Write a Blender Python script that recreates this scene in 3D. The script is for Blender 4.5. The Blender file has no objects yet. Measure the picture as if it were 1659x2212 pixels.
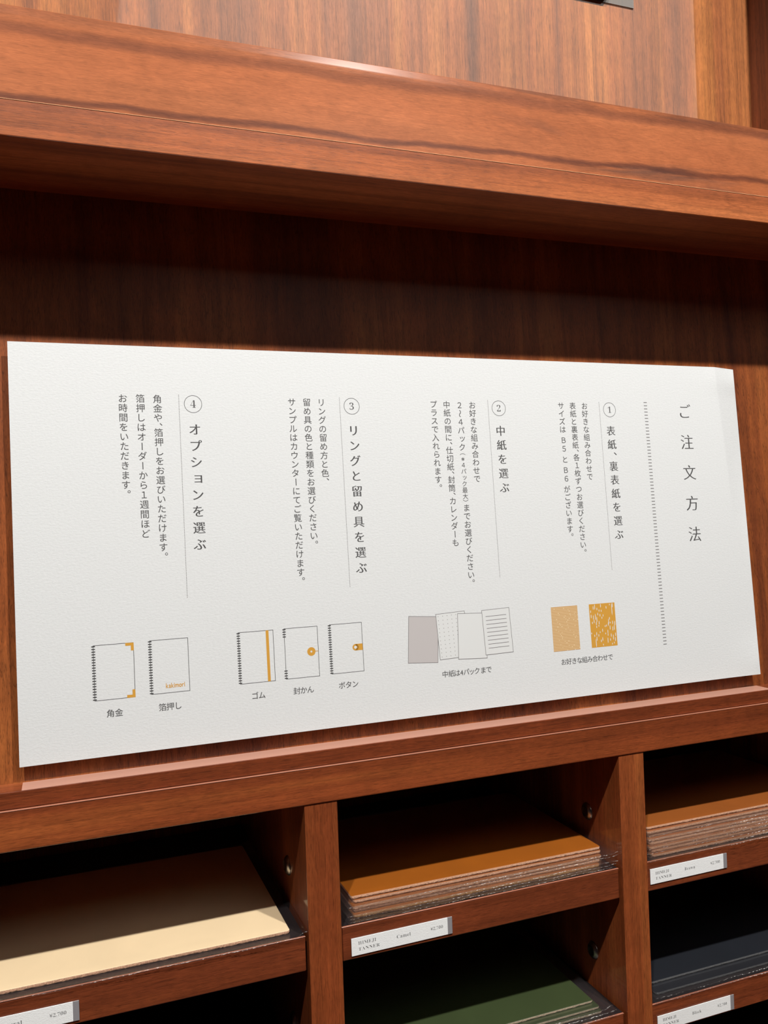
import bpy, bmesh, math, random
from mathutils import Vector, Matrix
random.seed(7)
S = bpy.context.scene
COL = S.collection

# ------------------------------------------------------------------ camera
F_PX = 1833.0
cam_d = bpy.data.cameras.new('camera')
cam = bpy.data.objects.new('camera', cam_d)
COL.objects.link(cam)
cam_d.sensor_fit = 'VERTICAL'
cam_d.sensor_height = 36.0
cam_d.lens = F_PX / 2212.0 * 36.0
cam_d.clip_start = 0.02
cam_d.clip_end = 60
AX = Vector((0.93498396, 0.03103441, -0.35332968))      # world X in camera axes
AY = Vector((-0.35294125, -0.01739318, -0.93548381))
AZ = Vector((-0.03517772, 0.99936697, -0.00530902))
R = Matrix((AX, AY, AZ))                                  # camera -> world rotation
cam.matrix_world = Matrix.Translation((0, -0.70335, 0)) @ R.to_4x4()
S.camera = cam

# ------------------------------------------------------------------ exposure / world
S.view_settings.view_transform = 'Standard'
S.view_settings.look = 'None'
S.view_settings.gamma = 1
S.view_settings.exposure = 0.0
S.view_settings.use_curve_mapping = False
S.cycles.transparent_max_bounces = 48
S.cycles.max_bounces = 12
w = bpy.data.worlds.new('world'); S.world = w; w.use_nodes = True
w.node_tree.nodes['Background'].inputs[0].default_value = (0.9, 0.92, 1, 1)
w.node_tree.nodes['Background'].inputs[1].default_value = 0.03

# ------------------------------------------------------------------ ceiling spotlights
def spot(loc, target, watts, angle, blend, col=(1, 0.955, 0.90), size=0.03):
    d = bpy.data.lights.new('spot_light', 'SPOT')
    d.energy = watts; d.spot_size = math.radians(angle); d.spot_blend = blend
    d.color = col; d.shadow_soft_size = size
    o = bpy.data.objects.new('spot_light', d); COL.objects.link(o)
    o.location = loc
    o.rotation_euler = (Vector(target) - Vector(loc)).to_track_quat('-Z', 'Y').to_euler()
    return o
spot((-0.50, -1.25, 1.88), (0.10, 0.02, -0.25), 200, 50, 0.25)
spot((0.80, -1.22, 1.86), (0.45, 0.0, 0.15), 205, 66, 0.5)
LAMP_SPOTS = [(-0.50, -1.25, 1.88), (0.80, -1.22, 1.86)]

# ------------------------------------------------------------------ material helpers
def N(nt, t, **k):
    n = nt.nodes.new(t)
    for a, v in k.items():
        if a in n.inputs.keys() if hasattr(n.inputs, 'keys') else False: n.inputs[a].default_value = v
        else: setattr(n, a, v)
    return n
def new_mat(name):
    m = bpy.data.materials.new(name); m.use_nodes = True
    nt = m.node_tree; b = nt.nodes['Principled BSDF']
    return m, nt, b
def ramp(nt, src, stops):
    r = nt.nodes.new('ShaderNodeValToRGB')
    cr = r.color_ramp
    while len(cr.elements) < len(stops): cr.elements.new(0.5)
    for e, (p, c) in zip(cr.elements, stops):
        e.position = p; e.color = (c, c, c, 1) if isinstance(c, (int, float)) else (*c, 1)
    nt.links.new(src, r.inputs[0])
    return r.outputs[0]
def noise(nt, vec, scale, detail=3, rough=0.5, dist=0.0):
    n = nt.nodes.new('ShaderNodeTexNoise')
    n.inputs['Scale'].default_value = scale; n.inputs['Detail'].default_value = detail
    n.inputs['Roughness'].default_value = rough; n.inputs['Distortion'].default_value = dist
    if vec is not None: nt.links.new(vec, n.inputs['Vector'])
    return n.outputs['Fac']
def mixc(nt, f, a, b, mode='MIX'):
    m = nt.nodes.new('ShaderNodeMix'); m.data_type = 'RGBA'; m.blend_type = mode
    for s, v in ((0, f), (6, a), (7, b)):
        if isinstance(v, bpy.types.NodeSocket): nt.links.new(v, m.inputs[s])
        elif isinstance(v, (int, float)): m.inputs[s].default_value = v
        else: m.inputs[s].default_value = (*v, 1)
    return m.outputs[2]
def mapping(nt, scale, loc=(0, 0, 0), rot=(0, 0, 0)):
    tc = nt.nodes.new('ShaderNodeTexCoord'); mp = nt.nodes.new('ShaderNodeMapping')
    mp.inputs['Scale'].default_value = scale; mp.inputs['Location'].default_value = loc
    mp.inputs['Rotation'].default_value = rot
    nt.links.new(tc.outputs['Object'], mp.inputs['Vector'])
    return mp.outputs[0]

def wood(name, axis, seed=0.0, light=(0.46, 0.155, 0.048), mid=(0.30, 0.080, 0.024), dark=(0.135, 0.034, 0.014),
         band=9.0, figure=0.0, coat=0.9, coat_rough=0.05, bandpos=(0.30, 0.52, 0.72), pore=0.6, rough=0.5, spec=0.25, cior=1.5, streak=0.7, lines=0.55):
    m, nt, b = new_mat(name)
    L = nt.links
    def sc(along, across):
        s = [across] * 3; s[axis] = along
        return tuple(s)
    off = (seed * 1.7, seed * 2.3, seed * 3.1)
    # wide colour bands following the grain
    v1 = mapping(nt, sc(0.5 + figure, band), off)
    n1 = noise(nt, v1, 1.0, 4, 0.55, 0.6 + figure)
    c1 = ramp(nt, n1, [(bandpos[0], dark), (bandpos[1], mid), (bandpos[2], light)])
    # thinner streaks
    v2 = mapping(nt, sc(1.6, 150), off)
    n2 = noise(nt, v2, 1.0, 5, 0.65, 0.4)
    s2 = ramp(nt, n2, [(0.34, 0.70), (0.60, 1.10)])
    c2 = mixc(nt, streak, c1, s2, 'MULTIPLY')
    # crisp dark growth lines
    v6 = mapping(nt, sc(3.0, 210), (off[0] + 3, off[1] + 5, off[2] + 7))
    n6 = noise(nt, v6, 1.0, 3, 0.55, 0.9)
    s6 = ramp(nt, n6, [(0.475, 1.0), (0.495, 0.42), (0.51, 1.0)])
    c6 = mixc(nt, lines, c2, s6, 'MULTIPLY')
    # pores: short fine dark dashes
    v3 = mapping(nt, sc(120, 2600), off)
    n3 = noise(nt, v3, 1.0, 2, 0.5, 0.3)
    s3 = ramp(nt, n3, [(0.34, 0.42), (0.47, 1.0)])
    c3 = mixc(nt, pore, c6, s3, 'MULTIPLY')
    # lighter flecks along the fibres
    v7 = mapping(nt, sc(120, 1100), (off[0] + 9, off[1], off[2] + 2))
    n7 = noise(nt, v7, 1.0, 3, 0.6, 0.5)
    s7 = ramp(nt, n7, [(0.50, 1.0), (0.72, 1.30)])
    c7 = mixc(nt, 0.8, c3, s7, 'MULTIPLY')
    # faint ribbon figure across the grain
    v4 = mapping(nt, sc(45, 60), off)
    n4 = noise(nt, v4, 1.0, 3, 0.6, 0.7)
    s4 = ramp(nt, n4, [(0.30, 0.86), (0.68, 1.10)])
    c4 = mixc(nt, 0.8, c7, s4, 'MULTIPLY')
    v5 = mapping(nt, sc(5.0, 16), off)
    n5 = noise(nt, v5, 1.0, 2, 0.5, 0.8)
    s5 = ramp(nt, n5, [(0.32, 0.84), (0.60, 1.06)])
    c5 = mixc(nt, 0.8, c4, s5, 'MULTIPLY')
    L.new(c5, b.inputs['Base Color'])
    b.inputs['Roughness'].default_value = rough
    b.inputs['Specular IOR Level'].default_value = spec
    b.inputs['Coat Weight'].default_value = coat
    b.inputs['Coat Roughness'].default_value = coat_rough
    b.inputs['Coat IOR'].default_value = cior
    bp = nt.nodes.new('ShaderNodeBump'); bp.inputs['Strength'].default_value = 0.25
    bp.inputs['Distance'].default_value = 0.0002
    L.new(s3, bp.inputs['Height']); L.new(bp.outputs[0], b.inputs['Normal'])
    return m

W_Z = wood('veneer_vertical', 2, 0.0, band=26, coat=0.4, light=(0.34, 0.10, 0.030), mid=(0.26, 0.066, 0.02), dark=(0.13, 0.033, 0.012))
W_ZU = wood('veneer_vertical_upper', 2, 5.0, band=26, light=(0.43, 0.155, 0.042), mid=(0.32, 0.102, 0.031), dark=(0.19, 0.070, 0.032), coat_rough=0.03, cior=1.62, bandpos=(0.30, 0.50, 0.66), streak=0.9, lines=0.6)
W_ZR = wood('veneer_vertical_recess', 2, 3.0, band=20, coat_rough=0.16, light=(0.42, 0.135, 0.034), mid=(0.27, 0.072, 0.018), dark=(0.15, 0.036, 0.012), lines=0.8)
W_ZD = wood('veneer_divider', 2, 8.0, band=22, light=(0.34, 0.095, 0.026), mid=(0.255, 0.060, 0.017), dark=(0.17, 0.037, 0.012))
W_X = wood('veneer_rail', 0, 1.0, band=26, light=(0.34, 0.094, 0.024), mid=(0.26, 0.060, 0.017), dark=(0.16, 0.034, 0.011))
W_XS = wood('veneer_shelf_edge', 0, 6.0, band=30, light=(0.27, 0.070, 0.020), mid=(0.195, 0.045, 0.015), dark=(0.12, 0.027, 0.011), lines=0.7)
W_XF = wood('veneer_figured', 0, 11.3, band=11, figure=0.7, light=(0.32, 0.100, 0.036), mid=(0.27, 0.080, 0.028), dark=(0.115, 0.044, 0.025), bandpos=(0.33, 0.43, 0.66), rough=0.6, spec=0.10, coat_rough=0.15, streak=0.22, lines=0.12, pore=0.45)
W_XU = wood('veneer_plank', 0, 14.0, band=42, light=(0.50, 0.155, 0.050), mid=(0.40, 0.112, 0.036), dark=(0.22, 0.060, 0.026), streak=0.8, lines=0.5)

def _figure_lines(m):
    # two dark heartwood lines wandering along the figured board
    nt = m.node_tree; b = nt.nodes['Principled BSDF']; L = nt.links
    src = b.inputs['Base Color'].links[0].from_socket
    tc = nt.nodes.new('ShaderNodeTexCoord'); sp = nt.nodes.new('ShaderNodeSeparateXYZ'); L.new(tc.outputs['Object'], sp.inputs[0])
    wv = noise(nt, mapping(nt, (7, 0.1, 10)), 1.0, 3, 0.55)
    fz = noise(nt, mapping(nt, (60, 60, 500)), 1.0, 3, 0.6)
    def mth(op, a, b_):
        n = nt.nodes.new('ShaderNodeMath'); n.operation = op
        for i, v in enumerate((a, b_)):
            if isinstance(v, bpy.types.NodeSocket): L.new(v, n.inputs[i])
            else: n.inputs[i].default_value = v
        return n.outputs[0]
    off = mth('ADD', mth('MULTIPLY', mth('SUBTRACT', wv, 0.5), 0.022), mth('MULTIPLY', mth('SUBTRACT', fz, 0.5), 0.004))
    col = src
    for z0, sl, wd, dk in ((0.3125, 0.022, 0.0045, (0.42, 0.40, 0.50)), (0.3760, 0.018, 0.0085, (0.62, 0.62, 0.72))):
        c = mth('ADD', mth('ADD', mth('MULTIPLY', sp.outputs['X'], sl), z0), off)
        d = mth('DIVIDE', mth('SUBTRACT', sp.outputs['Z'], c), wd)
        g = mth('MAXIMUM', mth('SUBTRACT', 1.0, mth('MULTIPLY', d, d)), 0.0)
        col = mixc(nt, g, col, mixc(nt, 1.0, col, dk, 'MULTIPLY'))
    L.new(col, b.inputs['Base Color'])
_figure_lines(W_XF)

def plain(name, col, rough=0.6, metal=0.0, coat=0.0, bump=None, spec=0.5):
    m, nt, b = new_mat(name)
    b.inputs['Base Color'].default_value = (*col, 1)
    b.inputs['Roughness'].default_value = rough; b.inputs['Metallic'].default_value = metal
    b.inputs['Coat Weight'].default_value = coat
    b.inputs['Specular IOR Level'].default_value = spec
    if bump:
        v = mapping(nt, (1, 1, 1)); n = noise(nt, v, bump[0], 4, 0.6)
        bp = nt.nodes.new('ShaderNodeBump'); bp.inputs['Strength'].default_value = bump[1]
        bp.inputs['Distance'].default_value = bump[2]
        nt.links.new(n, bp.inputs['Height']); nt.links.new(bp.outputs[0], b.inputs['Normal'])
        f = ramp(nt, n, [(0.3, tuple(c * 0.95 for c in col)), (0.7, tuple(min(1, c * 1.03) for c in col))])
        nt.links.new(f, b.inputs['Base Color'])
    return m
def paper_mat(name, col, scale, strength, stretch=1.6):
    m, nt, b = new_mat(name)
    v = mapping(nt, (scale, scale * 1.0, scale * stretch))
    n = noise(nt, v, 1.0, 3, 0.6, 0.4)
    c = ramp(nt, n, [(0.3, tuple(x * 0.965 for x in col)), (0.7, tuple(min(1, x * 1.02) for x in col))])
    nt.links.new(c, b.inputs['Base Color'])
    b.inputs['Roughness'].default_value = 0.85; b.inputs['Specular IOR Level'].default_value = 0.2
    bp = nt.nodes.new('ShaderNodeBump'); bp.inputs['Strength'].default_value = strength
    bp.inputs['Distance'].default_value = 0.0003
    nt.links.new(n, bp.inputs['Height']); nt.links.new(bp.outputs[0], b.inputs['Normal'])
    return m
PAPER = paper_mat('textured_paper', (0.665, 0.698, 0.715), 420, 0.5)
CARD = paper_mat('laid_card', (0.88, 0.93, 0.95), 700, 0.6, 3.0)
INK = plain('grey_ink', (0.072, 0.072, 0.075), 0.7, spec=0.2)
INK_L = plain('light_grey_ink', (0.16, 0.155, 0.16), 0.7, spec=0.2)
INK_M = plain('mid_grey_ink', (0.20, 0.20, 0.205), 0.7, spec=0.2)
GOLD = plain('ochre_ink', (0.59, 0.31, 0.050), 0.7, spec=0.2)
PALE = plain('pale_ochre_ink', (0.70, 0.53, 0.31), 0.7, spec=0.2)
TAN = plain('tan_stripe_ink', (0.50, 0.28, 0.10), 0.7, spec=0.2)
GREYFILL = plain('pale_grey_ink', (0.49, 0.475, 0.48), 0.7, spec=0.2)
WHITE = plain('bare_paper', (0.66, 0.69, 0.70), 0.8, spec=0.2)
FOAM = plain('foam_block', (0.7, 0.7, 0.7), 0.9)
STEEL = plain('dark_nickel', (0.40, 0.38, 0.35), 0.28, 1.0)
WALLM = plain('painted_wall', (0.20, 0.21, 0.26), 0.8, bump=(40, 0.1, 0.001))
CEILM = plain('painted_ceiling', (0.55, 0.54, 0.52), 0.85, bump=(30, 0.1, 0.001))
FLOORM = wood('floor_wood', 0, 20, coat=0.2, coat_rough=0.3)
MAT_DARK = plain('dark_liner', (0.012, 0.008, 0.009), 0.55)
LAMPBLK = plain('lamp_black', (0.02, 0.02, 0.02), 0.4)
BLACKCARD = plain('black_card', (0.018, 0.012, 0.012), 0.6)
GREYTAB = plain('smoky_plastic', (0.27, 0.27, 0.29), 0.25, coat=0.5)

def leather(name, col, rough=0.45, var=0.12):
    m, nt, b = new_mat(name)
    v = mapping(nt, (1, 1, 1)); n = noise(nt, v, 14, 5, 0.6, 0.3)
    c = ramp(nt, n, [(0.25, tuple(x * (1 - var) for x in col)), (0.75, tuple(min(1, x * (1 + var)) for x in col))])
    nt.links.new(c, b.inputs['Base Color'])
    n2 = noise(nt, v, 1500, 3, 0.6)
    bp = nt.nodes.new('ShaderNodeBump'); bp.inputs['Strength'].default_value = 0.15; bp.inputs['Distance'].default_value = 0.0002
    nt.links.new(n2, bp.inputs['Height']); nt.links.new(bp.outputs[0], b.inputs['Normal'])
    b.inputs['Roughness'].default_value = rough
    return m
LE_BEIGE = leather('beige_leather', (0.84, 0.67, 0.43), 0.6, 0.06)
LE_CAMEL = leather('camel_leather', (0.33, 0.092, 0.004))
LE_BROWN = leather('brown_leather', (0.33, 0.095, 0.014))
LE_GREEN = leather('green_leather', (0.040, 0.060, 0.020))
LE_BLACK = leather('black_leather', (0.011, 0.014, 0.020))
def cut_edge(name, col):
    m, nt, b = new_mat(name)
    v = mapping(nt, (900, 900, 500)); n = noise(nt, v, 1.0, 4, 0.7)
    c = ramp(nt, n, [(0.30, tuple(x * 0.55 for x in col)), (0.62, col)])
    nt.links.new(c, b.inputs['Base Color']); b.inputs['Roughness'].default_value = 0.9
    bp = nt.nodes.new('ShaderNodeBump'); bp.inputs['Strength'].default_value = 0.9; bp.inputs['Distance'].default_value = 0.0005
    nt.links.new(n, bp.inputs['Height']); nt.links.new(bp.outputs[0], b.inputs['Normal'])
    return m
EDGE_TAN = cut_edge('cut_leather_edge', (0.72, 0.42, 0.27))
EDGE_OCHRE = cut_edge('ochre_leather_edge', (0.66, 0.36, 0.14))
EDGE_GREEN = cut_edge('green_leather_edge', (0.50, 0.40, 0.28))
EDGE_BLACK = cut_edge('black_leather_edge', (0.12, 0.125, 0.13))

def film(name, crinkle, tint=0.96, haze=0.02, hcol=(0.75, 0.72, 0.78), ior=1.5):
    m = bpy.data.materials.new(name); m.use_nodes = True
    nt = m.node_tree; nt.nodes.clear(); L = nt.links
    out = nt.nodes.new('ShaderNodeOutputMaterial')
    tr = nt.nodes.new('ShaderNodeBsdfTransparent'); tr.inputs[0].default_value = (tint, tint, tint * 1.0, 1)
    gl = nt.nodes.new('ShaderNodeBsdfGlossy'); gl.inputs['Roughness'].default_value = 0.06
    gl.inputs['Color'].default_value = (1, 1, 1, 1)
    di = nt.nodes.new('ShaderNodeBsdfDiffuse'); di.inputs[0].default_value = (*hcol, 1)
    fr = nt.nodes.new('ShaderNodeFresnel'); geo = nt.nodes.new('ShaderNodeNewGeometry'); mr = nt.nodes.new('ShaderNodeMapRange')
    mr.inputs[3].default_value = ior; mr.inputs[4].default_value = 1.0 / ior     # same film seen from either side
    L.new(geo.outputs['Backfacing'], mr.inputs[0]); L.new(mr.outputs[0], fr.inputs['IOR'])
    mx = nt.nodes.new('ShaderNodeMixShader'); mx2 = nt.nodes.new('ShaderNodeMixShader')
    v = mapping(nt, (1, 1, 1))
    n = noise(nt, v, crinkle[0], 4, 0.65, 0.6)
    bp = nt.nodes.new('ShaderNodeBump'); bp.inputs['Strength'].default_value = crinkle[1]; bp.inputs['Distance'].default_value = crinkle[2]
    L.new(n, bp.inputs['Height']); L.new(bp.outputs[0], gl.inputs['Normal'])
    mx2.inputs[0].default_value = haze
    L.new(tr.outputs[0], mx2.inputs[1]); L.new(di.outputs[0], mx2.inputs[2])
    L.new(fr.outputs[0], mx.inputs[0]); L.new(mx2.outputs[0], mx.inputs[1]); L.new(gl.outputs[0], mx.inputs[2])
    L.new(mx.outputs[0], out.inputs[0])
    return m
FILM = film('clear_sleeve_film', (35, 0.15, 0.001), 0.975, 0.005, ior=1.40)
SEAM = film('crinkled_sleeve_seam', (900, 1.0, 0.004), 0.95, 0.05, (0.80, 0.79, 0.78))
def _stress_marks(m):
    nt = m.node_tree                       # whitened crinkles along the weld
    mx = [n for n in nt.nodes if n.type == 'MIX_SHADER' and not n.inputs[0].links][0]
    v = mapping(nt, (420, 900, 1500)); n = noise(nt, v, 1.0, 2, 0.6)
    v2 = mapping(nt, (14, 3, 3)); n2 = noise(nt, v2, 1.0, 2, 0.6)
    a = ramp(nt, n, [(0.52, 0.02), (0.62, 0.75)]); b = ramp(nt, n2, [(0.38, 0.15), (0.62, 1.0)])
    nt.links.new(mixc(nt, 1.0, a, b, 'MULTIPLY'), mx.inputs[0])
_stress_marks(SEAM)

def emit(name, col, s):
    m = bpy.data.materials.new(name); m.use_nodes = True
    nt = m.node_tree; nt.nodes.clear()
    o = nt.nodes.new('ShaderNodeOutputMaterial'); e = nt.nodes.new('ShaderNodeEmission')
    e.inputs[0].default_value = (*col, 1); e.inputs[1].default_value = s
    nt.links.new(e.outputs[0], o.inputs[0]); return m

# ------------------------------------------------------------------ geometry helpers
def link(name, bm, mats, parent=None, smooth=False):
    me = bpy.data.meshes.new(name); bm.to_mesh(me); bm.free()
    for m in (mats if isinstance(mats, (list, tuple)) else [mats]): me.materials.append(m)
    if smooth:
        for p in me.polygons: p.use_smooth = True
    o = bpy.data.objects.new(name, me); COL.objects.link(o)
    if parent is not None: o.parent = parent
    return o
def empty(name, loc=(0, 0, 0), label=None, cat=None, group=None):
    o = bpy.data.objects.new(name, None); COL.objects.link(o); o.location = loc
    o.empty_display_size = 0.05
    if label: o['label'] = label
    if cat: o['category'] = cat
    if group: o['group'] = group
    return o
def tag(o, label, cat, group=None):
    o['label'] = label; o['category'] = cat
    if group: o['group'] = group
    return o
def structure(o): o['kind'] = 'structure'; return o
def box_bm(x0, x1, y0, y1, z0, z1, bev=0.0006, seg=2):
    bm = bmesh.new()
    bmesh.ops.create_cube(bm, size=1)
    bmesh.ops.scale(bm, vec=(x1 - x0, y1 - y0, z1 - z0), verts=bm.verts)
    bmesh.ops.translate(bm, vec=((x0 + x1) / 2, (y0 + y1) / 2, (z0 + z1) / 2), verts=bm.verts)
    if bev > 0: bmesh.ops.bevel(bm, geom=bm.edges[:], offset=bev, segments=seg, profile=0.5, affect='EDGES')
    return bm
def prism_bm(poly, x0, x1, bev=0.0006):
    """poly: list of (y, z) outline, extruded along x"""
    bm = bmesh.new()
    a = [bm.verts.new((x0, y, z)) for y, z in poly]
    c = [bm.verts.new((x1, y, z)) for y, z in poly]
    bm.faces.new(a); bm.faces.new(c[::-1])
    n = len(poly)
    for i in range(n): bm.faces.new((a[i], c[i], c[(i + 1) % n], a[(i + 1) % n]))
    bmesh.ops.recalc_face_normals(bm, faces=bm.faces)
    if bev > 0: bmesh.ops.bevel(bm, geom=bm.edges[:], offset=bev, segments=2, profile=0.5, affect='EDGES')
    return bm

# ------------------------------------------------------------------ room shell
FZ, CZ = -1.25, 1.95
structure(link('floor', box_bm(-3.0, 4.2, -5.2, 0.62, FZ - 0.05, FZ, 0), FLOORM))
structure(link('ceiling', box_bm(-3.0, 4.2, -5.2, 0.62, CZ, CZ + 0.05, 0), CEILM))
structure(link('wall_back', box_bm(-3.0, 4.2, 0.57, 0.62, FZ, CZ, 0), WALLM))
structure(link('wall_front', box_bm(-3.0, 4.2, -5.25, -5.2, FZ, CZ, 0), WALLM))
structure(link('wall_left', box_bm(-3.05, -3.0, -5.2, 0.62, FZ, CZ, 0), WALLM))
structure(link('wall_right', box_bm(4.2, 4.25, -5.2, 0.62, FZ, CZ, 0), WALLM))

# luminous ceiling panel of the shop, and the two spotlights' housings
cl = empty('ceiling_light', (1.775, -2.275, CZ), 'long luminous white ceiling panel out in the shop', 'ceiling light')
def local(o, parent):
    o.parent = parent
    o.matrix_parent_inverse = Matrix.Translation(-parent.location)
    return o
local(link('frame', box_bm(0.23, 3.32, -3.02, -1.53, CZ - 0.03, CZ, 0.003), LAMPBLK), cl)
local(link('diffuser', box_bm(0.25, 3.3, -3.0, -1.55, CZ - 0.035, CZ - 0.02, 0), emit('diffuser_glow', (1, 0.93, 0.86), 1.55)), cl)
for i, p in enumerate(LAMP_SPOTS):
    h = empty('ceiling_spotlight', (p[0], p[1], CZ), ['small black ceiling spotlight to the left of the cabinet', 'small black ceiling spotlight to the right of the cabinet'][i], 'spotlight', 'ceiling spotlights')
    bm = bmesh.new()
    seg = 24
    r0, r1, z0, z1 = 0.05, 0.044, -0.055 + 0.0, 0.0
    rings = []
    for r, z in ((0.050, 0.0), (0.050, -0.055), (0.043, -0.055), (0.043, -0.004)):
        rings.append([bm.verts.new((r * math.cos(2 * math.pi * k / seg), r * math.sin(2 * math.pi * k / seg), z)) for k in range(seg)])
    for a, c in zip(rings, rings[1:]):
        for k in range(seg): bm.faces.new((a[k], a[(k + 1) % seg], c[(k + 1) % seg], c[k]))
    bm.faces.new(rings[0]); bm.faces.new(rings[-1])
    link('housing', bm, LAMPBLK, h)

# ------------------------------------------------------------------ cabinet
XL, XR = -0.62, 1.15
cab = empty('display_cabinet', (0.26, 0.0, FZ), 'reddish brown wood-veneer wall cabinet with open cubbyholes below a slanted sign recess', 'cabinet')
def cpart(name, bm, m): return local(link(name, bm, m), cab)
T = 0.07
def ypan(z): return 0.025 + T * (z + 0.198)
cpart('upper_panel', box_bm(XL, 0.757, 0.055, 0.075, 0.3085, 1.0, 0.0004), W_ZU)
cpart('upper_panel', box_bm(0.785, XR, 0.055, 0.075, 0.3085, 1.0, 0.0004), W_ZU)
cpart('upright', box_bm(0.757, 0.785, -0.033, 0.075, 0.3085, 1.0, 0.0006), W_Z)
cpart('upper_plank', box_bm(XL, XR, -0.045, 0.075, 0.2820, 0.3085, 0.0006), W_XU)
# slanted lip board standing on the plank
cpart('lip_board', prism_bm([(-0.0435, 0.3085), (-0.0125, 0.3845), (-0.0108, 0.3895), (-0.0088, 0.3975), (0.0060, 0.3950), (-0.0270, 0.3085)], XL, XR, 0.0008), W_XF)
cpart('recess_panel', prism_bm([(ypan(-0.21), -0.21), (ypan(0.2825), 0.2825), (ypan(0.2825) + 0.012, 0.2825), (ypan(-0.21) + 0.012, -0.21)], XL, XR, 0), W_ZR)
cpart('ledge_board', box_bm(XL, XR, 0.002, 0.30, -0.2120, -0.1990, 0.0005), W_X)
cpart('top_rail', box_bm(XL, XR, -0.0012, 0.30, -0.2430, -0.2122, 0.0009, 3), W_X)
EDGE_GLINT = plain('rail_edge_glint', (0.46, 0.20, 0.13), 0.3, coat=0.5)  # pale colour painting the highlight along the rail's front edge
cpart('painted_glint', box_bm(XL, XR, -0.0015, 0.001, -0.2126, -0.2121, 0.0001, 1), EDGE_GLINT)
cpart('painted_glint', box_bm(XL, XR, -0.0453, -0.0435, 0.30805, 0.30865, 0.0002, 1), plain('plank_edge_glint', (0.62, 0.33, 0.17), 0.4))  # highlight on the plank's top edge, laid on as a light strip
DIV = [(-0.1350, -0.1055), (0.1838, 0.2132), (0.5030, 0.5325), (0.8225, 0.8520)]
for d in DIV: cpart('divider', box_bm(d[0], d[1], 0.0, 0.30, -1.0, -0.2430, 0.0005), W_ZD)
cpart('cubby_back', box_bm(XL, XR, 0.30, 0.312, -1.0, -0.199, 0), W_ZD)
cpart('plinth', box_bm(XL, XR, 0.03, 0.312, FZ, -1.0, 0.001), W_X)
cpart('side_panel', box_bm(XL - 0.03, XL, -0.0, 0.312, FZ, 1.0, 0.001), W_Z)
cpart('side_panel', box_bm(XR, XR + 0.03, -0.0, 0.312, FZ, 1.0, 0.001), W_Z)
cpart('top_board', box_bm(XL, XR, 0.055, 0.312, 1.0, 1.03, 0.001), W_X)

# sign's reflection in the ledge top, painted as a thin pinkish strip
fs_ = link('ledge_reflection', box_bm(-0.0363, 0.7020, 0.0026, 0.0235, -0.1990, -0.1988, 0), film('painted_reflection', (90, 0.05, 0.0005), 0.97, 0.60, (0.90, 0.50, 0.38)))
tag(fs_, 'pale pinkish painted reflection of the white sign on the cabinet ledge', 'painted reflection')

EDGE_GLINT2 = plain('shelf_edge_glint', (0.42, 0.16, 0.10), 0.3, coat=0.5)  # painted highlight for the shelves' top front edges
# adjustable shelves on cap bolts
SH_T = {(-1, 0): -0.3570, (0, 0): -0.3550, (1, 0): -0.3545}
for c, (a, b_) in enumerate(zip(DIV, DIV[1:])):
    x0, x1 = a[1] + 0.001, b_[0] - 0.0018
    for rix, zt in enumerate((-0.3560 if c == 0 else -0.3552, -0.4976, -0.640, -0.785)):
        cpart('shelf', box_bm(x0, x1, 0.004, 0.295, zt - 0.0293, zt, 0.0012, 3), W_XS)
        cpart('painted_glint', box_bm(x0 + 0.0002, x1 - 0.0002, 0.0038, 0.0056, zt - 0.0002, zt + 0.00035, 0.0001, 1), EDGE_GLINT2)
        cpart('shelf_mat', box_bm(x0 + 0.0005, x1 - 0.0005, 0.0062, 0.295, zt, zt + 0.0004, 0), MAT_DARK)
def bolt(x, y, z, side=-1):
    bm = bmesh.new(); seg = 24; prof = []
    for r, h in ((0.0088, 0.0), (0.0088, 0.0007), (0.0080, 0.0016), (0.0066, 0.0030), (0.0045, 0.0040), (0.0040, 0.0036), (0.0022, 0.0036), (0.0004, 0.0037)):
        prof.append([bm.verts.new((x + side * h, y + r * math.cos(2 * math.pi * k / seg), z + r * math.sin(2 * math.pi * k / seg))) for k in range(seg)])
    for a, c in zip(prof, prof[1:]):
        for k in range(seg): bm.faces.new((a[k], a[(k + 1) % seg], c[(k + 1) % seg], c[k]))
    bm.faces.new(prof[-1])
    bmesh.ops.recalc_face_normals(bm, faces=bm.faces)
    return cpart('cap_bolt', bm, STEEL) if False else local(link('cap_bolt', bm, STEEL, None, True), cab)
for x, y, z in ((0.503, 0.0575, -0.3155), (0.503, 0.0555, -0.4597), (0.1838, 0.0648, -0.3180), (0.1838, 0.062, -0.4600)): bolt(x, y, z)

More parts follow.
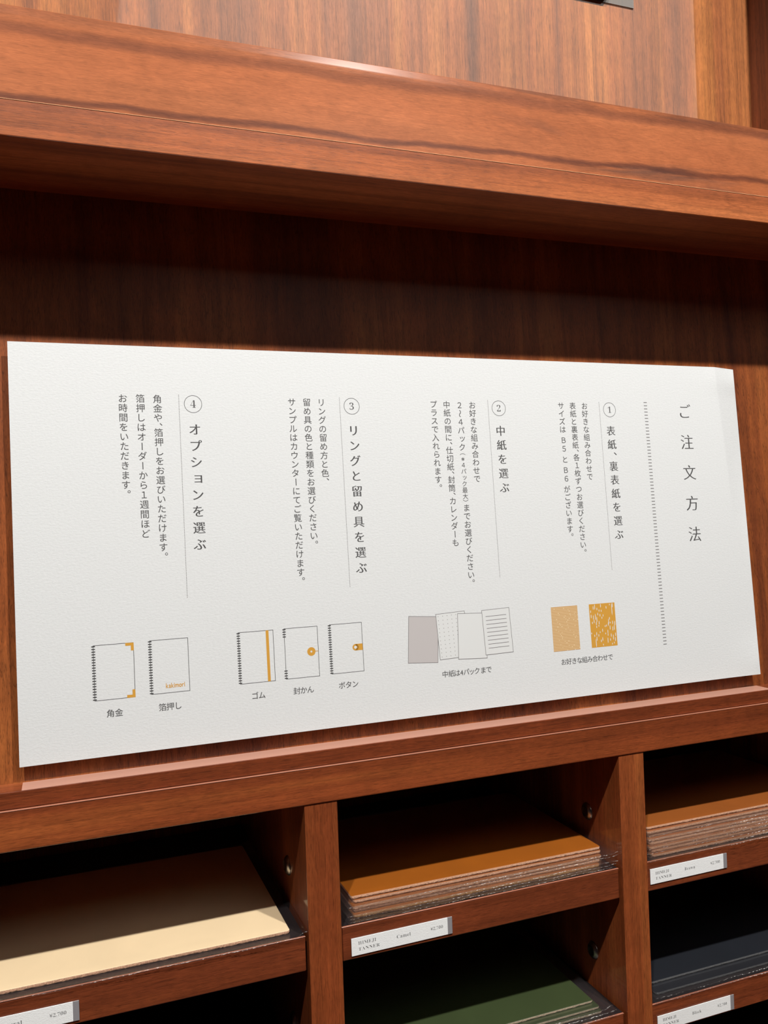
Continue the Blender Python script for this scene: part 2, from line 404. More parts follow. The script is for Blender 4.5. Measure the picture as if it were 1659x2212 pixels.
# ------------------------------------------------------------------ lettering
_cache = {}
def glyph(ch):
    """outline mesh of one character from Blender's own built-in typeface: verts (em units, centred), faces, normals"""
    if ch in _cache: return _cache[ch]
    c = bpy.data.curves.new('glyph_tmp', 'FONT'); c.body = ch; c.size = 1.0; c.align_x = 'CENTER'
    c.resolution_u = 3
    o = bpy.data.objects.new('glyph_tmp', c); COL.objects.link(o)
    bpy.context.view_layer.update()
    ev = o.evaluated_get(bpy.context.evaluated_depsgraph_get()); me = ev.to_mesh()
    bm = bmesh.new(); bm.from_mesh(me); ev.to_mesh_clear()
    bmesh.ops.remove_doubles(bm, verts=bm.verts, dist=1e-5)
    bm.normal_update()
    bm.verts.index_update()
    vs = [(v.co.x, v.co.y) for v in bm.verts]
    nr = [[0.0, 0.0] for _ in vs]
    for e in bm.edges:
        if len(e.link_faces) != 1: continue
        a, b = e.verts
        d = (b.co - a.co); n = Vector((d.y, -d.x))
        f = e.link_faces[0].calc_center_median()
        if (Vector((f.x - a.co.x, f.y - a.co.y))).dot(n) > 0: n = -n
        if n.length > 0: n.normalize()
        for v in (a, b): nr[v.index][0] += n.x; nr[v.index][1] += n.y
    for n in nr:
        l = math.hypot(*n)
        if l > 0: n[0] /= l; n[1] /= l
    fs = [[v.index for v in f.verts] for f in bm.faces]
    bm.free()
    bpy.data.objects.remove(o); bpy.data.curves.remove(c)
    _cache[ch] = (vs, fs, nr)
    return _cache[ch]
class Ink:
    """collects flat print in the plane x (right) / z (up)"""
    def __init__(s): s.v = []; s.f = []
    def poly(s, pts):
        n = len(s.v); s.v += [(x, 0, z) for x, z in pts]; s.f.append(list(range(n, n + len(pts))))
    def quad(s, x0, z0, x1, z1): s.poly([(x0, z0), (x1, z0), (x1, z1), (x0, z1)])
    def line(s, a, b, w):
        d = Vector((b[0] - a[0], b[1] - a[1])); d.normalize(); n = Vector((-d.y, d.x)) * w / 2; e = d * w / 2
        A = Vector(a) - e; B = Vector(b) + e
        s.poly([tuple(A + n), tuple(A - n), tuple(B - n), tuple(B + n)])
    def ring(s, cx, cz, r1, r0, seg=48):
        n = len(s.v)
        for k in range(seg):
            a = 2 * math.pi * k / seg
            s.v.append((cx + r1 * math.cos(a), 0, cz + r1 * math.sin(a))); s.v.append((cx + r0 * math.cos(a), 0, cz + r0 * math.sin(a)))
        for k in range(seg):
            i, j = n + 2 * k, n + 2 * ((k + 1) % seg)
            s.f.append([i, j, j + 1, i + 1])
    def char(s, ch, x, z, em, rot=0, thin=(0, 0), cy=0.38, sx=1.0, slant=None):
        vs, fs, nr = glyph(ch); n = len(s.v)
        for (a, b), q in zip(vs, nr):
            a = a + q[0] * thin[0]; b = b + q[1] * thin[1] - cy
            if rot == 90: a, b = b, -a
            elif rot == -90: a, b = -b, a
            s.v.append((x + a * em * sx, 0, z + b * em))
        s.f += [[n + i for i in f] for f in fs]
    def build(s, name, mat, parent, y, label=None):
        me = bpy.data.meshes.new(name); me.from_pydata([(a, y, c) for a, _, c in s.v], [], s.f); me.materials.append(mat)
        o = bpy.data.objects.new(name, me); COL.objects.link(o); o.parent = parent
        if label: o['label'] = label
        return o
def mm(v): return v / 1000.0
SMALL = 'ッョ'
def column(ink, x, z0, z1, text, em, thin=(0, 0), comma=1.56):
    """vertical setting: centres of first and last full characters at z0, z1 (mm)"""
    pos = []; u = 0.0; prev = None
    for i, ch in enumerate(text):
        if ch in '、。':
            pos.append((ch, u - 1 + (0.70 if ch == '、' else 0.72)))
            u += comma - 1
        else:
            pos.append((ch, u)); u += 1
    last = max(p for c, p in pos if c not in '、。')
    p = (z0 - z1) / last
    for ch, q in pos:
        z = z0 - q * p
        if ch in '、。':
            # glyph box sits low-left; centre it on its own middle, right of the column axis
            dx = 0.30 if ch == '。' else 0.29
            vs = glyph(ch)[0]; cx = (min(v[0] for v in vs) + max(v[0] for v in vs)) / 2; cz = (min(v[1] for v in vs) + max(v[1] for v in vs)) / 2
            ink.char(ch, mm(x + (dx - cx) * em), mm(z), mm(em), cy=cz, thin=thin)
        elif ch in 'ー〜': ink.char(ch, mm(x), mm(z), mm(em), rot=90, thin=thin)
        elif ch in '（）': ink.char(ch, mm(x), mm(z), mm(em), rot=90, thin=thin)
        elif ch in SMALL: ink.char(ch, mm(x + 0.10 * em), mm(z + 0.08 * em), mm(em), thin=thin)
        else: ink.char(ch, mm(x), mm(z), mm(em), thin=thin)
def row(ink, x0, x1, z, text, em, thin=(0, 0)):
    n = len(text)
    for i, ch in enumerate(text):
        x = x0 + (x1 - x0) * i / max(1, n - 1)
        ink.char(ch, mm(x), mm(z), mm(em), thin=thin)
def digit_serif(c): return chr(0x1D7CE + int(c))
def serif(c):
    if 'A' <= c <= 'Z': return chr(0x1D400 + ord(c) - 65)
    if 'a' <= c <= 'z': return chr(0x1D41A + ord(c) - 97)
    if '0' <= c <= '9': return digit_serif(c)
    return c
def latin(ink, x0, x1, zbase, cap, text, thin=(0, 0), f=serif, sxmax=None):
    """left to right setting fitted between x0 and x1 (mm) with capital height cap"""
    em = cap / 0.70
    ws = []
    for c in text:
        vs = glyph(f(c))[0]; ws.append(max(v[0] for v in vs) - min(v[0] for v in vs))
    gap = 0.09; tot = sum(ws) + gap * (len(ws) - 1)
    sx = (x1 - x0) / (tot * em)
    x = x0
    for c, wd in zip(text, ws):
        vs = glyph(f(c))[0]; c0 = min(v[0] for v in vs)
        ink.char(f(c), mm(x - c0 * em * sx), mm(zbase), mm(em), cy=0, sx=sx, thin=thin)
        x += (wd + gap) * em * sx

# ------------------------------------------------------------------ the instruction sign
sign = empty('instruction_sign', (0, 0.017, -0.185), 'wide white textured paper sign of Japanese ordering steps fixed in the cabinet recess', 'sign')
sign.rotation_euler = (-math.atan(T), 0, 0)
def crease_x(v):    # mm, where the right margin starts to bend back
    return 676 + (337 - v) * 0.052 if v > 170 else 684.7 + (170 - v) * 0.20
bm = bmesh.new()
nu, nv = 120, 60
X0s, X1s, VH = -38.0, 702.0, 337.6
grid = []
def sstep(t): t = max(0, min(1, t)); return t * t * (3 - 2 * t)
for i in range(nv + 1):
    v = VH * i / nv; rowv = []
    us = [X0s + (660 - X0s) * k / 40 for k in range(41)] + [660 + (X1s - 660) * k / 40 for k in range(1, 41)]
    for u in us:
        dy = 0.0
        cx = crease_x(v)
        amp = sstep((v - 105) / 150.0)
        if u > cx and amp > 0: dy += (u - cx) * 0.30 * amp
        if u > 640: dy -= 2.2 * ((u - 640) / 62.0) ** 2 * math.exp(-((v - 12) / 28.0) ** 2)
        if u > 640: dy -= 1.6 * ((u - 640) / 62.0) ** 2 * math.exp(-((v - 322) / 12.0) ** 2)
        ux = u + (u / 750.0) * dy          # same outline seen from the front
        rowv.append(bm.verts.new((mm(ux), mm(dy), mm(v))))
    grid.append(rowv)
for a, b_ in zip(grid, grid[1:]):
    for k in range(len(a) - 1): bm.faces.new((a[k], a[k + 1], b_[k + 1], b_[k]))
bmesh.ops.recalc_face_normals(bm, faces=bm.faces)
TH = 0.00035
back = [[bm.verts.new((v.co.x, v.co.y + TH, v.co.z)) for v in r] for r in grid]
for a, b_ in zip(back, back[1:]):
    for k in range(len(a) - 1): bm.faces.new((a[k], b_[k], b_[k + 1], a[k + 1]))
def rim(fl_, bl_):
    f2 = [bm.verts.new(v.co) for v in fl_]; b2 = [bm.verts.new(v.co) for v in bl_]
    for k in range(len(f2) - 1): bm.faces.new((f2[k], b2[k], b2[k + 1], f2[k + 1]))
rim(grid[0][::-1], back[0][::-1]); rim(grid[-1], back[-1]); rim([r[0] for r in grid], [r[0] for r in back]); rim([r[-1] for r in grid][::-1], [r[-1] for r in back][::-1])
sheet = link('paper_sheet', bm, PAPER, sign, True)
for x in (40, 340, 620):
    link('mounting_block', box_bm(mm(x - 35), mm(x + 35), 0.0005, 0.0079, 0.15, 0.20, 0), FOAM, sign)
YI = -0.00005
BODY = (0.004, 0.004)
MIN = (0.020, -0.006)
MINT = (0.008, -0.014)
def lett(fn, mat=INK):
    k = Ink(); fn(k); return k.build('lettering', mat, sign, YI)
EM = 7.7; EH = 10.9
# title
k = Ink()
for ch, z in zip('ご注文方法', (287.6, 254.2, 221.2, 188.1, 155.0)): k.char(ch, mm(630.0), mm(z), mm(17.4), thin=MINT)
k.build('lettering', INK, sign, YI)
# ruled line of short heavy ticks
k = Ink()
for i in range(76):
    z = 296.6 + (42.5 - 296.6) * i / 75; k.quad(mm(577.6), mm(z - 0.42), mm(581.8), mm(z + 0.42))
k.build('ticked_line', INK_M, sign, YI)
def dotted(x, z0=295.9, z1=123.2):
    k = Ink(); n = 124
    for i in range(n):
        z = z0 + (z1 - z0) * i / (n - 1); k.quad(mm(x - 0.22), mm(z - 0.40), mm(x + 0.22), mm(z + 0.40))
    return k.build('dotted_line', INK_L, sign, YI)
for x in (95.5, 240.0, 392.6, 521.7): dotted(x)
for n_, x in (('4', 107.4), ('3', 251.5), ('2', 404.3), ('1', 534.0)):
    k = Ink(); k.ring(mm(x), mm(288.3), mm(7.65), mm(7.25))
    k.char(digit_serif(n_), mm(x), mm(288.3), mm(9.3), cy=0.345, thin=(-0.018, -0.018))
    k.build('circled_number', INK, sign, YI)
# section 4
lett(lambda k: column(k, 108.0, 266.2, 167.3, 'オプションを選ぶ', EH, MIN))
lett(lambda k: column(k, 77.6, 292.3, 166.2, '角金や、箔押しをお選びいただけます。', EM, BODY))
lett(lambda k: column(k, 63.6, 292.5, 178.1, '箔押しはオーダーから１週間ほど', EM, BODY))
lett(lambda k: column(k, 49.4, 292.4, 219.4, 'お時間をいただきます。', EM, BODY))
# section 3
lett(lambda k: column(k, 252.0, 265.7, 139.5, 'リングと留め具を選ぶ', EH, MIN))
lett(lambda k: column(k, 222.5, 291.4, 226.7, 'リングの留め方と色、', EM, BODY))
lett(lambda k: column(k, 208.8, 291.4, 170.5, '留め具の色と種類をお選びください。', EM, BODY))
lett(lambda k: column(k, 194.9, 291.4, 138.6, 'サンプルはカウンターにてご覧いただけます。', EM, BODY))
# section 2
lett(lambda k: column(k, 404.6, 265.8, 209.7, '中紙を選ぶ', EH, MIN))
lett(lambda k: column(k, 375.3, 291.0, 218.9, 'お好きな組み合わせで', EM, BODY))
def bracket(k, ch, x, z, em=6.2):
    vs = glyph(ch)[0]; cx = (min(v[0] for v in vs) + max(v[0] for v in vs)) / 2; cz = (min(v[1] for v in vs) + max(v[1] for v in vs)) / 2
    # glyph turned a quarter for vertical setting, centred on its own middle
    n = len(k.v); k.char(ch, 0, 0, mm(em), rot=90, cy=cz)
    k.v[n:] = [(a + mm(x), b_, c + mm(z) + cx * mm(em)) for a, b_, c in k.v[n:]]
def c2b(k):
    column(k, 361.6, 290.8, 249.8, '２〜４パック', EM, BODY)
    bracket(k, '（', 361.5, 242.9)
    column(k, 361.5, 238.4, 202.1, '※４パック最大', 5.9, BODY)
    bracket(k, '）', 361.5, 198.1)
    column(k, 361.9, 191.1, 126.8, 'までお選びください。', EM, BODY)
lett(c2b)
lett(lambda k: column(k, 347.9, 291.1, 158.2, '中紙の間に、仕切紙、封筒、カレンダーも', EM, BODY))
lett(lambda k: column(k, 334.1, 291.3, 218.8, 'プラスで入れられます。', EM, BODY))
# section 1
lett(lambda k: column(k, 533.7, 266.2, 158.5, '表紙、裏表紙を選ぶ', EH, MIN, 1.62))
lett(lambda k: column(k, 503.7, 291.9, 218.9, 'お好きな組み合わせで', EM, BODY))
lett(lambda k: column(k, 489.5, 291.8, 149.9, '表紙と裏表紙、各１枚ずつお選びください。', EM, BODY))
def c1c(k):
    column(k, 475.7, 291.8, 267.5, 'サイズは', EM, BODY)
    for ch, z in (('Ｂ', 256.5), ('５', 247.8), ('と', 236.7), ('Ｂ', 226.0), ('６', 217.3)): k.char(ch, mm(475.7), mm(z), mm(EM), thin=BODY)
    column(k, 475.5, 206.6, 166.3, 'がございます。', EM, BODY)
lett(c1c)
# captions
CE = 6.6
lett(lambda k: (row(k, 30.7, 37.2, 33.8, '角金', CE, (0.006, 0.006)), row(k, 71.7, 84.2, 34.2, '箔押し', CE, (0.006, 0.006))))
lett(lambda k: row(k, 148.9, 155.0, 35.3, 'ゴム', CE, (0.006, 0.006)))
lett(lambda k: row(k, 185.9, 198.2, 35.6, '封かん', CE, (0.006, 0.006)))
lett(lambda k: row(k, 227.3, 239.8, 36.1, 'ボタン', CE, (0.006, 0.006)))
lett(lambda k: [k.char(ch, mm(x), mm(36.1), mm(CE), thin=(0.006, 0.006)) for ch, x in zip('中紙は4パックまで', (328.3, 334.8, 340.6, 345.4, 350.2, 355.9, 361.5, 368.0, 374.0))])
lett(lambda k: row(k, 456.9, 511.5, 35.5, 'お好きな組み合わせで', CE, (0.006, 0.006)))

# drawings of notebooks and papers
LW = 0.42
def notebook(x0, x1, z0, z1, pins, extra, label):
    root = empty('notebook_drawing', (0, 0, 0)); root.parent = sign; root['label'] = label
    k = Ink()
    for a, b_ in (((x0, z1), (x1, z1)), ((x1, z1), (x1, z0)), ((x1, z0), (x0, z0)), ((x0, z0), (x0, z1))):
        k.line((mm(a[0]), mm(a[1])), (mm(b_[0]), mm(b_[1])), mm(LW))
    n = 21
    for i in range(n):
        if pins == 'ends' and 4 <= i < n - 4: continue
        z = z1 - 0.8 + (z0 - z1 + 1.6) * i / (n - 1)
        k.quad(mm(x0 - 1.45), mm(z - 0.46), mm(x0 + 1.45), mm(z + 0.46))
    k.build('outline', INK, root, YI)
    for fn in (extra if isinstance(extra, list) else [extra]):
        g = Ink(); fn(g); g.build('ochre_detail', GOLD, root, YI - 0.00001)
    return root
def corner(zs, d):
    return lambda g: g.poly([(mm(44.0), mm(zs)), (mm(50.6), mm(zs)), (mm(50.6), mm(zs + d * 6.4)), (mm(48.3), mm(zs + d * 6.4)), (mm(48.3), mm(zs + d * 2.3)), (mm(44.0), mm(zs + d * 2.3))][::d])
notebook(19.1, 50.4, 44.85, 89.0, 'all', [corner(89.1, -1), corner(44.7, 1)], 'ring notebook drawing with two ochre corner pieces')
def kaki(g):
    latin(g, 75.1, 90.4, 49.4, 3.9, 'kakimori', (0.022, 0.022), f=lambda c: c)
notebook(63.4, 94.3, 45.4, 89.3, 'all', kaki, 'ring notebook drawing with small ochre lettering')
notebook(136.9, 167.3, 46.3, 90.0, 'all', lambda g: g.quad(mm(160.8), mm(46.3), mm(163.3), mm(90.1)), 'ring notebook drawing with an ochre elastic band')
def ringk(g):
    g.ring(mm(200.8), mm(68.4), mm(3.75), mm(0.9)); g.quad(mm(204.3), mm(68.15), mm(207.1), mm(68.65))
notebook(177.1, 207.2, 46.5, 90.2, 'ends', ringk, 'notebook drawing with a round ochre string fastener')
def tab(g):
    cx, cz, r, h = 242.0, 68.6, 2.9, 1.4
    g.ring(mm(cx), mm(cz), mm(r), mm(h))
    g.poly([(mm(cx + h * 0.0), mm(cz + h)), (mm(cx), mm(cz + r)), (mm(248.7), mm(cz + r)), (mm(248.7), mm(cz - r)), (mm(cx), mm(cz - r)), (mm(cx), mm(cz - h)),
            (mm(cx + h * 0.7), mm(cz - h * 0.7)), (mm(cx + h), mm(cz)), (mm(cx + h * 0.7), mm(cz + h * 0.7))])
notebook(218.5, 248.8, 46.9, 90.4, 'all', tab, 'ring notebook drawing with an ochre button tab')
def sheet_draw(pts, fill, label, y, lines=None, dots=None):
    root = empty('paper_drawing', (0, 0, 0)); root.parent = sign; root['label'] = label
    f = Ink(); f.poly([(mm(a), mm(b_)) for a, b_ in pts][::-1]); f.build('paper_face', fill, root, y)
    k = Ink()
    for i in range(4): k.line(tuple(mm(c) for c in pts[i]), tuple(mm(c) for c in pts[(i + 1) % 4]), mm(LW))
    if lines: [k.line(tuple(mm(c) for c in a), tuple(mm(c) for c in b_), mm(0.5)) for a, b_ in lines]
    k.build('outline', INK_L, root, y - 0.00001)
    if dots:
        k = Ink()
        for (x, z) in dots: k.quad(mm(x - 0.3), mm(z - 0.3), mm(x + 0.3), mm(z + 0.3))
        k.build('dot_grid', INK_M, root, y - 0.00001)
sheet_draw([(295.2, 92.2), (324.9, 89.8), (321.7, 47.4), (292.0, 49.7)], GREYFILL, 'grey filled page drawing', YI)
dts = []
for i in range(5):
    for j in range(11):
        u, v = i / 5, j / 10
        x = 324.8 + 22.9 * u + 1.5 * v; z = 89.7 + 0.95 * u - 37.5 * v
        dts.append((x, z))
sheet_draw([(322.4, 92.0), (352.2, 93.2), (353.9, 50.5), (324.3, 49.7)], WHITE, 'dot-grid page drawing', YI - 0.00002, dots=dts)
sheet_draw([(345.0, 91.1), (374.6, 89.6), (373.0, 47.0), (343.1, 48.6)], WHITE, 'blank page drawing', YI - 0.00004)
lns = [((374.5 + 0.145 * i, 86.1 - 3.76 * i), (396.2 + 0.15 * i, 86.6 - 3.77 * i)) for i in range(9)]
sheet_draw([(370.5, 92.2), (399.9, 93.1), (401.6, 50.4), (372.0, 49.9)], WHITE, 'lined page drawing', YI - 0.00006, lines=lns)
# two cover swatches
sw = empty('cover_swatch'); sw.parent = sign; sw['label'] = 'pale ochre swatch of fine horizontal stripes'
k = Ink(); k.quad(mm(446.5), mm(46.5), mm(477.0), mm(89.8)); k.build('ground', PALE, sw, YI)
k = Ink()
for i in range(30):
    z = 89.2 - 42.6 * i / 29; x = 446.5
    while x < 476.5:
        l = random.uniform(3, 11); e = min(477.0, x + l)
        k.quad(mm(x), mm(z - 0.36), mm(e), mm(z + 0.36)); x = e + random.choice([0, 0, 0.5, 0.8])
k.build('stripes', TAN, sw, YI - 0.00001)
sw = empty('cover_swatch'); sw.parent = sign; sw['label'] = 'deep ochre swatch flecked with white dashes'
k = Ink(); k.quad(mm(490.6), mm(46.3), mm(521.3), mm(89.7)); k.build('ground', GOLD, sw, YI)
k = Ink()
def fleck(x, z, l, w_): k.poly([(mm(x - w_ * .5), mm(z - l * .3)), (mm(x), mm(z - l * .5)), (mm(x + w_ * .5), mm(z - l * .25)), (mm(x + w_ * .45), mm(z + l * .3)), (mm(x), mm(z + l * .5)), (mm(x - w_ * .45), mm(z + l * .25))])
def toS(px, py):  # fractions of the swatch
    return 490.6 + 30.7 * px, 89.7 - 43.4 * py
for px, py, l in [(0.22, .06, 6), (0.16, .09, 4), (0.45, .05, 4), (0.66, .1, 3), (0.8, .04, 2), (0.88, .15, 13), (0.91, .06, 5), (0.3, .12, 3), (0.38, .16, 2.5), (0.46, .17, 2.5), (0.05, .17, 3),
                  (0.06, .28, 4), (0.14, .31, 5), (0.22, .30, 7), (0.27, .36, 6), (0.32, .24, 3), (0.40, .27, 3), (0.52, .28, 2.5), (0.47, .33, 2.5), (0.16, .40, 4), (0.09, .43, 2.5), (0.24, .45, 4),
                  (0.35, .44, 4), (0.33, .51, 2), (0.24, .53, 2.5), (0.76, .36, 3), (0.72, .43, 6), (0.70, .49, 4), (0.62, .52, 2.5), (0.57, .53, 2), (0.78, .46, 2), (0.87, .46, 4), (0.95, .48, 5), (0.76, .57, 5),
                  (0.92, .58, 6), (0.86, .60, 5), (0.46, .62, 3.5), (0.36, .66, 2), (0.22, .69, 4), (0.66, .66, 4), (0.57, .70, 2), (0.14, .73, 2.5), (0.30, .73, 3), (0.03, .67, 2), (0.66, .73, 3), (0.78, .75, 4),
                  (0.95, .74, 4), (0.44, .82, 4), (0.38, .86, 3), (0.22, .80, 5), (0.18, .92, 9), (0.64, .86, 6), (0.74, .85, 3), (0.86, .80, 6), (0.93, .85, 5), (0.45, .95, 2), (0.80, .95, 2), (0.88, .93, 2)]:
    x, z = toS(px, py); fleck(min(520.9, x), max(46.3 + l / 2, min(89.7 - l / 2, z)), l, 0.75)
k.build('flecks', WHITE, sw, YI - 0.00001)

# ------------------------------------------------------------------ shelf-edge price cards
def price_card(x0, z0, shade, label, tilt=0.0):
    root = empty('price_card', (mm(x0), 0.0036, mm(z0)), label, 'label', 'shelf-edge price cards')
    root.rotation_euler = (0, -tilt, 0)
    link('card', box_bm(0, mm(92.0), -0.0006, 0.0, 0, mm(15.2), 0.0001, 1), CARD, root)
    link('clear_sleeve_end', box_bm(mm(92.0), mm(96.6), -0.0007, 0.0, mm(-0.1), mm(15.3), 0.0002, 1), GREYTAB, root)
    k = Ink(); th = (-0.022, -0.026)
    latin(k, 6.3, 22.8, 9.1, 2.7, 'HIMEJI', th); latin(k, 6.3, 26.0, 3.9, 2.7, 'TANNER', th)
    n = {'Camel': (42.2, 55.6), 'Brown': (42.2, 55.4), 'Black': (42.8, 54.2), 'Natural': (39.0, 55.6)}[shade]
    latin(k, n[0], n[1], 6.9, 3.0, shade, th)
    latin(k, 75.0, 87.2, 6.9, 2.7, '¥2,700', th)
    k.build('lettering', INK, root, -0.00068)
    return root
price_card(222.5, -381.3, 'Camel', 'white price card reading Camel on the middle shelf edge', math.radians(0.25))
price_card(537.8, -377.6, 'Brown', 'white price card reading Brown on the upper right shelf edge', 0)
price_card(540.2, -524.9, 'Black', 'white price card reading Black on the lower right shelf edge', 0)
price_card(-97.0, -382.2, 'Natural', 'white price card reading Natural on the left shelf edge, cut by the frame', 0)

# dark card in a smoky plastic holder at the top of the upper panel
hc = empty('card_holder', (0.5, 0.055, 0.5418), 'black card in a smoky grey plastic holder high on the upper panel', 'card holder')
bm = bmesh.new()
link('plastic_holder', box_bm(0.0, 0.0965, -0.0014, 0.0, 0, 0.07, 0.0002, 1), film('smoky_film', (60, 0.1, 0.001), 0.75, 0.45, (0.30, 0.29, 0.27)), hc)
pts = [(0.002, 0.001), (0.0575, 0.001), (0.0615, 0.005), (0.0615, 0.068), (0.002, 0.068)]
a = [bm.verts.new((x, -0.0016, z)) for x, z in pts]; c = [bm.verts.new((x, -0.0046, z)) for x, z in pts]
bm.faces.new(a); bm.faces.new(c[::-1])
for i in range(5): bm.faces.new((a[i], c[i], c[(i + 1) % 5], a[(i + 1) % 5]))
bmesh.ops.recalc_face_normals(bm, faces=bm.faces)
link('black_card', bm, BLACKCARD, hc)

# ------------------------------------------------------------------ leather sheets in clear sleeves
def leather_pack(x0, x1, y0, y1, z, top_m, edge_m, label, group, thick=2.6, rot=0.0, tilt=0.0, fl=(10, 9, 17), curl=0.0, seed=1, gap=0.7, tiltx=0.0, seam=1.0):
    """one leather sheet in its own clear sleeve; x0..x1,y0..y1 leather outline (mm), z underside (mm)"""
    rnd = random.Random(seed)
    ox, oy = (x0 + x1) / 2, (y0 + y1) / 2
    root = empty('leather_sheet_pack', (mm(ox), mm(oy), mm(z)), label, 'leather sheet', group)
    root.rotation_euler = (tiltx, tilt, rot)
    hx, hy = (x1 - x0) / 2, (y1 - y0) / 2
    # leather: rounded-corner outline with a fuzzy cut edge
    out = []
    rc = 2.5
    def addseg(ax, ay, bx, by, n):
        for i in range(n): t = i / n; out.append((ax + (bx - ax) * t, ay + (by - ay) * t))
    def arc(cx, cy, a0):
        for i in range(5): a = a0 + math.pi / 2 * i / 5; out.append((cx + rc * math.cos(a), cy + rc * math.sin(a)))
    addseg(-hx + rc, -hy, hx - rc, -hy, 170); arc(hx - rc, -hy + rc, -math.pi / 2)
    addseg(hx, -hy + rc, hx, hy - rc, 60); arc(hx - rc, hy - rc, 0)
    addseg(hx - rc, hy, -hx + rc, hy, 30); arc(-hx + rc, hy - rc, math.pi / 2)
    addseg(-hx, hy - rc, -hx, -hy + rc, 60); arc(-hx + rc, -hy + rc, math.pi)
    bm = bmesh.new()
    def ringv(h, jit, ins=0.0):
        r = []
        for x, y in out:
            l = math.hypot(x, y)
            r.append(bm.verts.new((mm(x - ins * (1 if x > 0 else -1) * (abs(x) > hx - 6) + rnd.uniform(-jit, jit)), mm(y - ins * (1 if y > 0 else -1) * (abs(y) > hy - 6) + rnd.uniform(-jit, jit)), mm(h + (rnd.uniform(-jit, jit) if jit else 0)))))
        return r
    zb = 0.45
    R_ = [ringv(zb, 0.16, 0.3), ringv(zb + thick * 0.35, 0.12), ringv(zb + thick * 0.7, 0.08), ringv(zb + thick - 0.25, 0.0, 0.05), ringv(zb + thick, 0.0, 0.35)]
    nn = len(out)
    for q, (a, b_) in enumerate(zip(R_, R_[1:])):
        for i in range(nn):
            f = bm.faces.new((a[i], a[(i + 1) % nn], b_[(i + 1) % nn], b_[i])); f.material_index = 0 if q == 3 else 1
    f = bm.faces.new(R_[-1]); f.material_index = 0
    f = bm.faces.new(R_[0][::-1]); f.material_index = 1
    bmesh.ops.triangulate(bm, faces=[f for f in bm.faces if len(f.verts) > 4])
    link('leather_sheet', bm, [top_m, edge_m], root)
    # sleeve: top and bottom film meeting in a flange
    fs, fb, ff = fl
    X0, X1, Y0, Y1 = -hx - fs, hx + fs, -hy - ff, hy + fb
    xs = [X0 + (X1 - X0) * i / 90 for i in range(91)]
    ys = sorted(set([Y0 + ff * i / 14 for i in range(15)] + [Y0 + ff + (Y1 - Y0 - ff) * i / 22 for i in range(23)]))
    ph = [rnd.uniform(0, 6.28) for _ in range(6)]
    ht = zb + thick + 0.25
    def flz(x, y):  # height of the flange
        s = 1.0
        e = 0.70 + 0.28 * math.sin(x * 0.05 + ph[0]) + 0.14 * math.sin(x * 0.21 + ph[1])
        return e
    def prof(x, y):
        dx = max(0, abs(x) - hx - 0.3) / fs
        dy = (max(0, -hy - 0.3 - y) / ff) if y < 0 else max(0, y - hy - 0.3) / fb
        d = min(1, max(dx, dy))
        return d
    bmS = bmesh.new(); rows = {}
    for kind in ('t', 'b'):
        g = []
        for y in ys:
            r = []
            for x in xs:
                d = prof(x, y); fz = flz(x, y)
                c_ = curl * sstep((x - hx) / fs) if x > hx else 0
                if kind == 't': h = ht + (fz + 0.25 - ht) * (1 - (1 - d) ** 2.2) + 0.10 * math.sin(x * 0.05 + y * 0.03 + ph[2])
                else: h = 0.05 + (fz - 0.05) * d ** 2
                if d >= 0.999: h = fz + (0.25 if kind == 't' else 0)
                jx = 0.3 * math.sin(y * 0.5 + ph[3]) if d > 0.9 else 0
                jy = (0.45 * math.sin(x * 0.12 + ph[4]) + 0.25 * math.sin(x * 0.7 + ph[5])) if d > 0.9 and y < 0 else 0
                r.append(bmS.verts.new((mm(x + jx), mm(y + jy), mm(h + c_))))
            g.append(r)
        rows[kind] = g
    for kind, g in rows.items():
        for a, b_ in zip(g, g[1:]):
            for i in range(len(a) - 1):
                vv = (a[i], a[i + 1], b_[i + 1], b_[i])
                bmS.faces.new(vv if kind == 't' else vv[::-1])
    link('clear_sleeve', bmS, FILM, root, True)
    # welded, crinkled front seam
    bmE = bmesh.new(); prev = None
    n = 380
    for i in range(n + 1):
        x = X0 + (X1 - X0) * i / n
        c_ = curl * sstep((x - hx) / fs) if x > hx else 0
        y = Y0 + 0.45 * math.sin(x * 0.12 + ph[4]) + 0.25 * math.sin(x * 0.7 + ph[5])
        h = flz(x, Y0) + 0.12 + c_
        wv = seam * (0.30 + 0.15 * rnd.random())
        jz = rnd.uniform(0, 0.18) * seam
        cur = [bmE.verts.new((mm(x), mm(y + 0.9), mm(h + 0.12 + jz))), bmE.verts.new((mm(x + rnd.uniform(-.2, .2)), mm(y + 0.35), mm(h + wv * 0.7 + jz))), bmE.verts.new((mm(x), mm(y - 0.12 + rnd.uniform(-.1, .1)), mm(h + jz))), bmE.verts.new((mm(x), mm(y + 0.25), mm(h - 0.10)))]
        if prev:
            for q in range(3): bmE.faces.new((prev[q], cur[q], cur[q + 1], prev[q + 1]))
        prev = cur
    link('sleeve_seam', bmE, SEAM, root)
    # thin bright weld rim down the right side
    return root

G1, G2, G3, G4 = 'camel leather sheets on the middle shelf', 'brown leather sheets on the right shelf', 'green leather sheets on the lower middle shelf', 'black leather sheets on the lower right shelf'
# beige, alone on the left shelf
leather_pack(-88, 171.0, 13.5, 222, -355.55, LE_BEIGE, EDGE_TAN, 'beige leather sheet in a clear sleeve, alone on the left shelf', 'beige leather sheets', thick=2.7, fl=(12.0, 9, 12.5), curl=4.0, seed=3, seam=0.5)
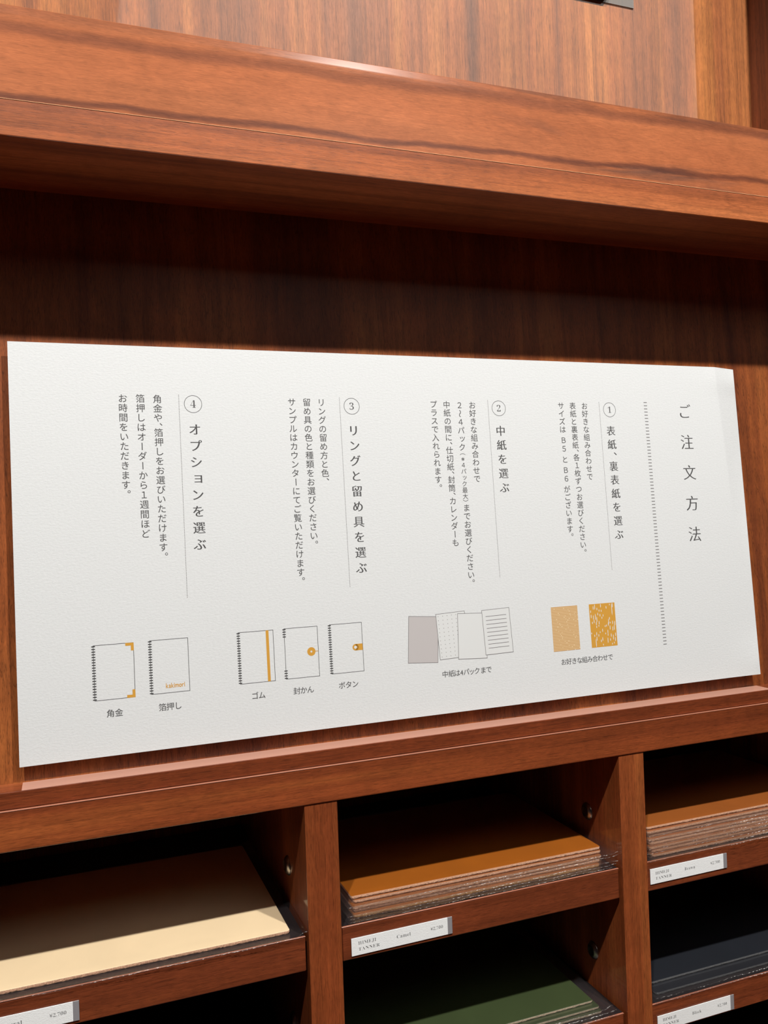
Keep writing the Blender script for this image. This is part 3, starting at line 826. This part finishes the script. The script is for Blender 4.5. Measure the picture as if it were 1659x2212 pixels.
# camel stack
names = ['bottom', 'second from the bottom', 'middle', 'second from the top', 'top']
for i in range(5):
    z = -354.75 + 3.45 * i
    leather_pack(229.6 + [0, 1.5, -1, 2, 0][i], 493.0 + [-6, -3, -2, 0, 0][i], 21.5 - [7, 3.5, 5, 1, 0][i], 208, z, LE_CAMEL, EDGE_OCHRE if i == 0 else EDGE_TAN,
                 'camel leather sheet in a clear sleeve, %s of the middle shelf stack' % names[i], G1, thick=2.55, fl=(9.0 + (i == 4) * 0.5, 9, [9, 14, 14, 15, 17][i]), curl=[0, 0.5, 0, 0.8, 1.2][i], seed=20 + i, rot=[0.000, -0.004, 0.003, 0.002, 0.0][i], tilt=0)
# brown stack
nb = ['bottom', 'second from the bottom', 'third from the bottom', 'fourth from the bottom', 'fourth from the top', 'third from the top', 'second from the top', 'top']
for i in range(8):
    z = -354.75 + 3.55 * i
    leather_pack(547 + [0, 1, -1.5, 1, 0, 2, -1, 0][i], 808, 19 - [9, 6, 7, 4, 5, 2, 3, 0][i], 208, z, LE_BROWN, EDGE_TAN,
                 'brown leather sheet in a clear sleeve, %s of the upper right stack' % nb[i], G2, thick=2.55, fl=(10.5, 9, [9, 11, 10, 12, 11, 14, 15, 18][i]), seed=40 + i, rot=[0, 0.002, -0.002, 0.003, 0, -0.003, 0.002, 0.0][i])
# green stack
ng = ['bottom', 'middle', 'top']
for i in range(3):
    z = -497.15 + 3.0 * i
    leather_pack(226.5, 478.0 + [4, 3, 0][i], 22 - [10, 7, 0][i], 208, z, LE_GREEN, EDGE_GREEN, 'green leather sheet in a clear sleeve, %s of the lower middle stack' % ng[i], G3,
                 thick=2.2, fl=(12 if i else 10, 9, [9, 11, 17][i]), seed=60 + i, curl=[0, 0.5, 2.0][i])
# black stack
for i in range(2):
    z = -497.15 + 3.1 * i
    leather_pack(551 - 2 * (1 - i), 808, 29 - [14, 0][i], 214, z, LE_BLACK, EDGE_BLACK, 'black leather sheet in a clear sleeve, %s of the lower right pair' % ['underneath', 'on top'][i], G4,
                 thick=2.3, fl=(10.5, 9, [13, 25][i]), seed=70 + i)
